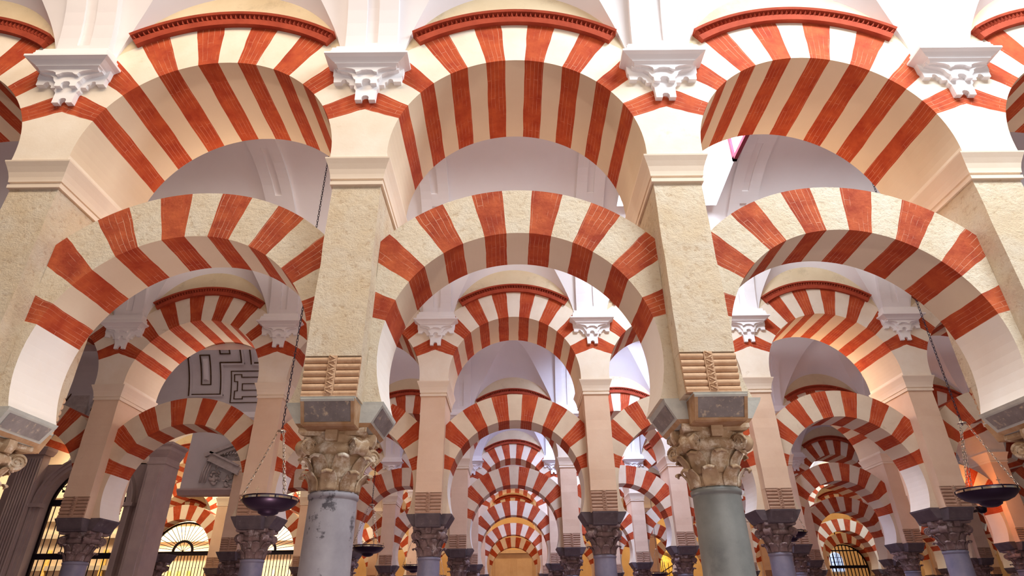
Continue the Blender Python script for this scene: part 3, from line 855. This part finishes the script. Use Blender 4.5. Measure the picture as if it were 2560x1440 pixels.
outl = [(-2.35, 0), (-hw, 0)] + [(x, z) for x, z in reversed(arc_pts(0, zs, hw))] + [(hw, 0), (1.95, 0), (1.95, 3.78+H), (-2.35, 3.78+H)]
w.prism(outl, -.12, .25); w.build('wall_panel', 'portal', t)
w = MB(); ring(w, 0, zs, hw-.02, hw+.07, -.20, -.10); ring(w, 0, zs, hw+.07, hw+.15, -.25, -.10); ring(w, 0, zs, hw+.15, hw+.20, -.30, -.10)
for sg in (-1, 1):
    for a, b_, d in ((hw-.02, hw+.07, -.20), (hw+.07, hw+.15, -.25), (hw+.15, hw+.20, -.30)):
        xa, xb = sorted((sg*a, sg*b_)); w.box(xa, xb, d, -.10, 0, zs-.08)
    xa, xb = sorted((sg*(hw-.06), sg*(hw+.26))); w.box(xa, xb, -.34, -.10, zs-.08, zs+.02)
w.build('archivolt', 'portal', t)
w = MB(); w.box(-1.95, -1.36, -.40, -.12, 0, 4.0+H)
for k in range(8): w.tube([(-1.915+.074*k, -.41, 0), (-1.915+.074*k, -.41, 3.9+H-.0*k)], .026, 8)
w.loft([(-2.0, -1.30, -.46, -.12, 4.0+H), (-2.08, -1.22, -.54, -.12, 4.12+H), (-2.08, -1.22, -.54, -.12, 4.2+H)])
w.build('fluted_pilaster', 'portal', t)
w = MB(); w.box(1.84, 2.30, -.85, -.12, 0, 3.62+H); w.box(1.92, 2.22, -.90, -.85, .3, 3.5+H)
w.loft([(1.84-d, 2.30+d, -.85-d, -.12, zq+H) for zq, d in ((3.62, .02), (3.67, .02), (3.69, 0), (3.80, 0), (3.88, .05), (3.98, .10), (4.06, .10), (4.12, .15), (4.18, .15))])
w.build('moulded_pilaster', 'portal', t)
tag(t, 'pinkish carved stone chapel portal with fluted pilaster around the leftmost iron grille', 'portal')
# carved wall to the right of the portal
t = empty('carved_wall_panel', (-8.1, 17.3, 3.0+H))
w = MB(); w.box(-1.05, 1.15, 0, .25, .06, 1.95); w.build('panel', 'grey_plaster', t)
w = MB(); w.loft([(-1.05, 1.15, -.05, .25, -.06), (-1.05, 1.15, -.10, .25, 0), (-1.05, 1.15, -.16, .25, .06), (-1.05, 1.15, -.16, .25, .10), (-1.05, 1.15, -.03, .25, .12)]); w.build('moulded_ledge', 'portal', t)
tag(t, 'grey stone wall panel with moulded ledge behind the carved trophy', 'wall panel')
def tilt_box(b, cx_, cz, l, h, d, a, y=0):
    c, s_ = cos(R_(a)), sin(R_(a)); P = []
    for yy in (y-d, y):
        P.append([(cx_+c*u-s_*v, yy, cz+s_*u+c*v) for u, v in ((-l/2, -h/2), (l/2, -h/2), (l/2, h/2), (-l/2, h/2))])
    b.rings(P, 0, True)
t = empty('carved_trophy', (-7.95, 17.28, 3.2+H)); rnd = random.Random(3)
b = MB(); tilt_box(b, -.05, .98, 1.15, .10, .30, 22, 0); tilt_box(b, -.05, .87, 1.0, .07, .22, 22, 0); tilt_box(b, .30, 1.22, .55, .09, .26, -38, 0); b.build('broken_pediment', 'relief', t)
b = MB(); tilt_box(b, .0, .55, 1.0, .17, .24, -24, 0); tilt_box(b, .0, .44, .96, .05, .30, -24, 0); tilt_box(b, .0, .66, .96, .05, .30, -24, 0); b.build('sloping_beam', 'relief', t)
b = MB(); 
for k in range(7): b.tube([(-.14+.075*k, -.20, .74+.012*k), (-.12+.075*k, -.24, .80), (-.10+.075*k, -.20, .88-.005*k)], .022, 6)
b.build('ribbed_shell', 'relief', t)
b = MB(); b.lathe([(.0, .92), (.10, .93), (.135, 1.0), (.12, 1.08), (.06, 1.13), (0, 1.14)], 14, (.42, -.18)); b.torus((.38, -.30, 1.02), .03, .012, 'y', 10, 5); b.torus((.47, -.30, 1.02), .03, .012, 'y', 10, 5); b.build('mask', 'relief', t)
b = MB()
for k in range(40):
    x = rnd.uniform(-.55, .62); z = rnd.uniform(-.02, .42)+(.1 if x < 0 else 0); q = rnd.uniform(.03, .085); a = rnd.uniform(0, 6.3)
    b.tube([(x+q*1.5*cos(a+.5*j)*(1-.12*j), -.06-.02*(k % 4), z+q*1.5*sin(a+.5*j)*(1-.12*j)) for j in range(8)], [q*.25, q*.5, q*.62, q*.6, q*.5, q*.42, q*.34, q*.2], 7)
for k in range(14):
    x = rnd.uniform(.2, .62); z = rnd.uniform(.3, 1.1); b.torus((x, -.06, z), rnd.uniform(.03, .07), .016, 'y', 10, 5)
b.build('scrollwork', 'relief', t)
b = MB()
for k in range(3): b.tube([(-.62+.07*k, -.12, .05), (-.58+.07*k, -.16, .35), (-.52+.07*k, -.12, .62)], .028, 8)
b.build('drapery', 'relief', t)
tag(t, 'grey carved baroque trophy with broken pediment high on the chapel wall', 'sculpture')
# stone frieze with dentils and tablets, top left
t = empty('carved_frieze', (-12.3, 16.95, 5.15+H))
def frieze_piece(x0, x1): 
    b = MB(); b.box(x0, x1, -.10, .05, 0, .22); b.box(x0, x1, -.04, .05, .22, .98); b.box(x0, x1, -.14, .05, .98, 1.06); return b
for x0, x1 in ((-.95, .10), (.24, 1.1)):
    frieze_piece(x0, x1).build('tablet', 'relief', t)
    b = MB(); n = int((x1-x0)/.10)
    for k in range(n): b.torus((x0+.05+.1*k, -.10, 1.17), .030, .016, 'y', 10, 5, sc=(1, 1.7))
    b.build('egg_moulding', 'relief', t)
    b = MB(); b.loft([(x0-.03, x1+.03, -.20, .05, 1.28), (x0-.06, x1+.06, -.30, .05, 1.40), (x0-.06, x1+.06, -.30, .05, 1.50)]); b.build('cornice', 'relief', t)
for xo in (-.62, .42):
    b = MB(); b.box(xo, xo+.26, -.055, -.04, .80, .84); tilt_box(b, xo+.17, .60, .46, .035, .015, 68, -.04); b.build('incised_seven', 'outline', t)
    b = MB()
    for k in range(9): b.box(xo-.12+k*.06, xo-.085+k*.06, -.112, -.10, .07, .15)
    b.build('incised_letters', 'outline', t)
b = MB(); tilt_box(b, .55, 1.62, .9, .18, .3, 35, 0); tilt_box(b, .95, 1.9, .35, .35, .3, 70, 0); b.torus((.62, -.2, 1.78), .12, .05, 'y', 14, 6); b.build('scroll_crest', 'relief', t)
tag(t, 'grey carved stone frieze with tablets and egg moulding, high at far left', 'frieze')
# stucco barrel over the left part of the third aisle
ys0, ys1 = ROWS[1]+UHY, ROWS[2]-UHY
def cyl(x, phi, ins=0): y, z = vault_profile(ys0, ys1, phi, ins); return (x, y, z+H)
b = MB(); n = 40
for k in range(n):
    pa, pb = pi*k/n, pi*(k+1)/n
    if .30 < pa/pi < .46: continue
    b.face([cyl(-25, pa), cyl(cx(0), pa), cyl(cx(0), pb), cyl(-25, pb)])
tag(b.build('ceiling', 'grey_plaster'), 'grey stucco barrel ceiling with geometric mouldings', 'ceiling', kind='structure')
def mould(name, pts, wd, dp, mat, lab, parent=None):
    b = MB()
    for (xa, pa), (xb, pb) in zip(pts, pts[1:]):
        m = max(1, int(abs(pb-pa)/.03))
        for k in range(m):
            p0 = (xa+(xb-xa)*k/m, pa+(pb-pa)*k/m); p1 = (xa+(xb-xa)*(k+1)/m, pa+(pb-pa)*(k+1)/m)
            hz = abs(xb-xa) > .15*abs(pb-pa)*2.5 and abs(xb-xa) > abs(pb-pa)*2.5
            e = wd/2/2.55
            if hz:
                sg = 1 if p1[0] > p0[0] else -1
                q = [(p0[0]-sg*wd/2, p0[1]-e), (p1[0]+sg*wd/2, p1[1]-e), (p1[0]+sg*wd/2, p1[1]+e), (p0[0]-sg*wd/2, p0[1]+e)]
            else: q = [(p0[0]-wd/2, p0[1]), (p0[0]+wd/2, p0[1]), (p1[0]+wd/2, p1[1]), (p1[0]-wd/2, p1[1])]
            A = [cyl(x, p, -.01) for x, p in q]; B_ = [cyl(x, p, dp) for x, p in q]; b.rings([A, B_], 0, True)
    return b.build(name, mat, parent)
FR = [[(-9.31, 2.421), (-9.31, 2.855), (-8.40, 2.855), (-8.40, 2.497), (-7.78, 2.497), (-7.78, 2.25)],
      [(-7.50, 2.25), (-7.50, 2.505), (-7.0, 2.505)]]
SM = [[(-8.98, 2.405), (-8.71, 2.405), (-8.71, 2.742), (-8.98, 2.742), (-8.98, 2.405)], [(-8.39, 2.25), (-8.39, 2.391), (-8.11, 2.391), (-8.11, 2.25)]]
TH = [[(-6.5, 2.595), (-8.11, 2.595), (-8.11, 2.946), (-6.5, 2.946)],
      [(-6.5, 2.664), (-7.81, 2.664), (-7.81, 2.634), (-8.02, 2.634), (-8.02, 2.712), (-7.93, 2.712), (-7.93, 2.817), (-8.01, 2.817), (-8.01, 2.905), (-7.77, 2.905), (-7.77, 2.880), (-6.5, 2.880)],
      [(-6.5, 2.737), (-7.79, 2.737), (-7.79, 2.809), (-6.5, 2.809)]]
t = empty('stucco_moulding', (0, 0, 0))
for q in FR: mould('gilded_frame', q, .055, .05, 'outline', None, t); mould('white_step', [(x+.05, p+.012) for x, p in q], .05, .07, 'grey_plaster', None, t)
for q in SM: mould('dark_outline', q, .028, .03, 'outline', None, t)
for q in TH: mould('dark_outline', q, .022, .03, 'outline', None, t)
for xa, xb, pa, pb in ((-8.92, -8.77, 2.45, 2.70), (-8.34, -8.16, 2.27, 2.35)):
    b = MB(); P = [[cyl(xa, pa, 0), cyl(xb, pa, 0), cyl(xb, pb, 0), cyl(xa, pb, 0)], [cyl(xa+.04, pa+.02, .09), cyl(xb-.04, pa+.02, .09), cyl(xb-.04, pb-.02, .09), cyl(xa+.04, pb-.02, .09)]]
    b.rings(P, 0, True); b.build('raised_block', 'white', t)
tag(t, 'dark outlined geometric stucco mouldings on the grey barrel ceiling', 'moulding')

GR1 = grille(PX, 17.42, 1.12, 2.72+H, [(2.72+H, .16), (1.38+H, .14)], 'scroll', 'tall iron grille with scrolled top in the carved chapel portal at far left', .165)
GR2 = grille(bx(-3), 23.75, 1.17, 1.926+H, [(1.95+H, .14), (.35+H, .10)], 'fan', 'iron grille with fan top under the dim horseshoe arch, middle of the left three')
GR3 = grille(bx(-2), 23.75, 1.17, 1.926+H, [(1.95+H, .14)], 'fan', 'iron grille with fan top just right of the large hanging lamp')
GR4 = grille(bx(7), 35.85, 1.17, 1.926+H, [(1.90+H, .14), (2.75+H, .05)], 'bars', 'iron grille closing the last arch of the right-hand tunnel', .19, 0, .026)
# lit rooms behind the grilles
def lit_room(n, x0, x1, y, zt, gold):
    w = MB(); w.box(x0, x1, y, y+.2, 0, zt); w.box(x0-.1, x0, y-1.5, y+.2, 0, zt)
    tag(w.build('wall_chapel_%d' % n, 'smooth'), 'brightly lit cream wall of the chapel behind a grille', 'wall', kind='structure')
    t = empty('gilded_retable', ((x0+x1)/2, y, 0)); rn = random.Random(n)
    b = MB()
    for zc in (1.2, 2.1, 3.0, 3.5, 4.2, 4.8): 
        if zc+H*.6 < zt: b.box(x0-(x0+x1)/2+.05, (x1-x0)/2-.05, -.14, 0, zc+.8, zc+.93)
    b.build('cornice', 'cream', t)
    b = MB(); k = x0+.3
    while k < x1-.2:
        b.lathe([(.07, .3), (.07, zt*.62)], 10, (k-(x0+x1)/2, -.08)); k += rn.uniform(.35, .8)
    b.build('gilded_shaft', 'gold' if gold else 'cream', t)
    tag(t, ['cream and gilded altarpiece behind the portal grille at far left', 'carved cream altarpiece behind the fan-topped grille under the dim arch', 'carved cream altarpiece behind the grille beside the large hanging lamp'][n-1], 'altarpiece')
lit_room(1, -15.6, -11.75, 20.2, 5.6, True)
lit_room(2, -15.4, -12.2, 26.4, 5.2, True)
lit_room(3, -11.3, -8.6, 26.4, 5.2, False)
# end wall: door, gilded screen, stained window, cross
w = MB(); w.box(-1.55, -1.35, -.2, 0, 0, 3.25+H); w.box(1.35, 1.55, -.2, 0, 0, 3.25+H); w.box(-1.6, 1.6, -.25, 0, 3.25+H, 3.45+H); w.box(-1.35, 1.35, -.05, 0, 0, 3.25+H); w.box(-.03, .03, -.09, 0, 0, 3.25+H)
for a, b_ in ((-1.15, -.2), (.2, 1.15)): w.box(a, b_, -.09, 0, .6, 2.9+H)
o = w.build('door_1', 'door', loc=(.12, 40.98, 0)); tag(o, 'beige panelled double door at the end of the central tunnel', 'door', kind='structure')
t = empty('gilded_screen', (9.3, 40.9, 0))
w = MB(); ring(w, 0, 2.25+H, .80, .95, -.12, .05); w.box(-.95, -.80, -.12, .05, 0, 2.25+H); w.box(.80, .95, -.12, .05, 0, 2.25+H); w.build('frame', 'outline', t)
w = MB(); w.prism([(-.8, 0), (.8, 0)] + arc_pts(0, 2.25+H, .80), 0, .05); w.build('panel', 'gold', t)
w = MB()
for k in range(-9, 16): w.tube([(-.8, -.03, .6+k*.3), (.8, -.03, .6+(k+3)*.3)] if k*.3+1.5 < 2.6+H and k > -3 else [(0, -.03, 0), (0, -.03, 2.8+H)], .018, 5)
for k in range(1, 7): w.tube([(-.8+.23*k, -.05, 0), (-.8+.23*k, -.05, 2.3+H+.4*sin(pi*k/7))], .014, 5)
w.build('lattice', 'iron', t); tag(t, 'gilded arched screen glowing yellow behind the tiny hanging lamp', 'screen')
w = MB(); w.prism([(-.38, 0), (.38, 0)] + arc_pts(0, .7, .38), 0, .06, 0)
for k in range(-1, 2): w.box(k*.18-.012, k*.18+.012, -.02, 0, 0, 1.0, 1)
for k in range(1, 4): w.box(-.36, .36, -.02, 0, k*.26-.012, k*.26+.012, 1)
tag(w.build('window_1', ['stained', 'iron'], loc=(20.1, 40.9, 2.0+H)), 'small stained glass window on the end wall behind the right grille', 'window', kind='structure')
t = MB(); t.box(-.02, .02, -.02, .02, -.45, .35); t.box(-.24, .24, -.02, .02, .08, .12)
o = t.build('iron_cross', 'iron', loc=(17.70, 35.5, 3.97+H)); tag(o, 'thin black cross standing on the last arch of the right-hand tunnel', 'cross')
# small wall spotlight glowing orange
t = empty('spotlight', (12.42, 16.8, 2.30+H)); b = MB(); b.lathe([(.05, -.14), (.10, -.10), (.13, .02), (.12, .03)], 14); b.box(-.03, .03, .08, .32, -.08, -.02); b.build('housing', 'iron', t)
b = MB(); b.lathe([(.0, .012), (.115, .012), (.115, .02), (0, .02)], 14); b.build('lit_lens', 'lampglass', t); tag(t, 'small spotlight glowing orange on a pier behind the right-hand hanging lamp', 'spotlight')


# ---- hanging lamps --------------------------------------------------------------------------
LAMPS = [(-3.10, 8.13, 1, 'large dark bronze hanging lamp left of the veined grey column', True),
         (6.16, 8.13, 1, 'large tilted-looking dark bronze hanging lamp at the right edge', True),
         (-3.17, 14.45, 1, 'dark hanging lamp beside the right side of the veined grey column', False),
         (-3.05, 20.6, 1, 'small dark hanging lamp half hidden by a blue-grey column, left of the central tunnel', False),
         (-2.95, 26.6, 1, 'tiny hanging lamp against ochre light, left of the central tunnel', False),
         (6.22, 14.45, 1, 'dark hanging lamp half hidden by a blue-grey column, right of the grey-green column', False),
         (5.87, 26.6, 1, 'tiny hanging lamp in front of the golden grille, left of the grey-green column', False),
         (6.25, 20.6, 1, 'small hanging lamp peeping out from behind the grey-green column', False)]
lp = None
for x, y, z, lab, fine in LAMPS:
    if lp is None: o = lp = make_lamp(6.1, True)
    else: o = copy_tree(lp)
    o.location = (x, y, 1.345+H+(.19 if abs(x-6.22) < .01 else 0)); tag(o, lab, 'lamp', 'hanging bowl lamps')
    PLAN.append((o.name, 'lamp', 0, int(x)))

# ------------------------------------------------------------------ light
def area(name, loc, rot, sx, sy, e, c):
    l = bpy.data.lights.new(name, 'AREA'); l.shape = 'RECTANGLE'; l.size = sx; l.size_y = sy; l.energy = e; l.color = c
    o = bpy.data.objects.new(name, l); COL.objects.link(o); o.location = loc; o.rotation_euler = rot; return o
def point(name, loc, e, c, r=.15):
    l = bpy.data.lights.new(name, 'POINT'); l.energy = e; l.color = c; l.shadow_soft_size = r
    o = bpy.data.objects.new(name, l); COL.objects.link(o); o.location = loc; return o
WH = (1, .93, .90); COOL = (.78, .88, 1.0); WARM = (1, .66, .38); PINK = (1, .84, .78)
PEACH = (1, .76, .56); VIOLET = (.84, .80, 1.0)
BLUE = (.50, .58, 1.0); GOLD = (1, .62, .28)
SLOTS = {1: [(-3, 0, 3, WARM), (0, 1, 12, PEACH), (1, 2, 12, (1, .84, .78)), (3, 6, 22, (1, .74, .48))],
         2: [(-2, 1, 20, (1, .80, .74)), (1, 2, 8, (1, .80, .84)), (3, 6, 4, (.95, .72, .95))],
         3: [(-4, 1, 18, PEACH), (1, 2, 130, BLUE), (3, 7, 5, (.9, .70, .95))],
         4: [(-5, 1, 18, WARM), (1, 2, 140, (.58, .56, 1.0)), (3, 8, 6, PINK)],
         5: [(-6, 1, 35, GOLD), (1, 2, 95, GOLD), (2, 11, 36, GOLD)], 6: [(-7, 11, 70, (1, .66, .34))]}
for k, L_ in SLOTS.items():
    y0, y1 = nave(k); yc = (y0+y1)/2
    for a, b_, e, c in L_:
        nb = b_-a; xa, xb = cx(a), cx(b_)
        area('vault_fill_light', ((xa+xb)/2, yc-.9, VS+2.62+H), (0, 0, 0), (xb-xa)*.94, 1.1, e*nb, c)  # added fill hung in the unseen vault slot
for k in range(1, 5):
    y0, y1 = nave(k); yc = (y0+y1)/2
    area('skylight', (bx(2), yc, VS+4.4+H), (0, 0, 0), 1.8, 2.7, [0, 170, 480, 700, 600][k], COOL if k == 1 else (.56, .68, 1.0))
    area('skylight_slant', (bx(2), yc-1.25, VS+3.0+H), (R_(52), 0, 0), 1.7, .9, [0, 330, 360, 300, 240][k], COOL if k == 1 else (.56, .68, 1.0))
y0, y1 = nave(4); area('skylight_slant', (bx(6), (y0+y1)/2-1.0, VS+2.45+H), (R_(40), 0, 0), 2.4, 1.0, 300, (.90, .95, 1.0))
# daylight of the aisle in which the photographer stands
area('aisle_daylight', (4.7, 1.2, 8.5+H), (R_(34), 0, R_(-4)), 4.4, 1.8, 1060, (.85, .93, 1.0))
area('aisle_daylight_left', (-3.6, 1.2, 8.3+H), (R_(34), 0, R_(8)), 5, 1.8, 360, (1, .81, .62))
# warm floodlights for the upper soffits, plus added unseen fill at centre and low left
for x, y, z, e, c in ((bx(0)-.2, 6.3, 4.35, 38, (1, .74, .50)), (bx(2)+.3, 6.2, 4.1, 30, WARM), (bx(1), 6.2, 4.1, 12, WARM), (bx(0)+.2, 7.0, -.3, 150, (1, .82, .72)), (bx(3)+.2, 12.3, 4.0, 70, WARM), (bx(-1), 12.3, 4.0, 45, PINK), (bx(1), 12.4, 4.0, 16, WARM),
                      (bx(4), 18.6, 4.0, 12, WARM), (bx(1), 36.6, 3.9, 60, WARM), (bx(1), 30.7, 3.9, 50, WARM), (bx(6), 36.6, 3.9, 60, WARM)):
    point('flood_or_fill', (x, y, z+H), e, c, .08)
area('chapel_light', (-12.6, 18.2, 5.2+H), (R_(35), 0, 0), 2.4, .8, 420, (1, .78, .48))
area('chapel_light', (-13.6, 24.6, 4.8+H), (R_(35), 0, 0), 2.4, .8, 420, (1, .76, .45))
area('chapel_light', (-9.9, 24.6, 4.8+H), (R_(35), 0, 0), 2.4, .8, 420, (1, .84, .6))
point('altar_light', (9.3, 40.0, 2.9+H), 60, (1, .75, .3), .1)
point('spot_glow', (12.42, 16.7, 2.7+H), 60, (1, .35, .08), .06)
area('rear_fill_light', (3.2, -3.2, 1.9), (R_(112), 0, R_(3)), 8, 2.6, 310, (1, .88, .80))  # added soft fill from behind the camera, source unseen
W = bpy.data.worlds.new('World'); scene.world = W; W.use_nodes = True
W.node_tree.nodes['Background'].inputs[0].default_value = (.92, .82, .88, 1); W.node_tree.nodes['Background'].inputs[1].default_value = .17

# ------------------------------------------------------------------ camera
cam = bpy.data.cameras.new('camera'); co = bpy.data.objects.new('camera', cam); COL.objects.link(co)
cam.sensor_width = 36; cam.lens = 1508.73/2560*36; cam.clip_end = 200
from mathutils import Matrix, Vector
t, yaw, rl = R_(28.284), R_(.34), R_(.767)
# camera axes in the world
fw = Vector((sin(yaw)*cos(t), cos(yaw)*cos(t), sin(t)))
rt0 = Vector((cos(yaw), -sin(yaw), 0)); up0 = rt0.cross(fw)
rt = rt0*cos(rl)-up0*sin(rl)
up = rt0*sin(rl)+up0*cos(rl)
mt = Matrix((rt, up, -fw)).transposed().to_4x4(); mt.translation = Vector((0, 0, H))
co.matrix_world = mt
scene.camera = co
scene.view_settings.view_transform = 'Standard'; scene.view_settings.look = 'None'
scene.view_settings.exposure = -0.10; scene.view_settings.gamma = 1; scene.view_settings.use_curve_mapping = False
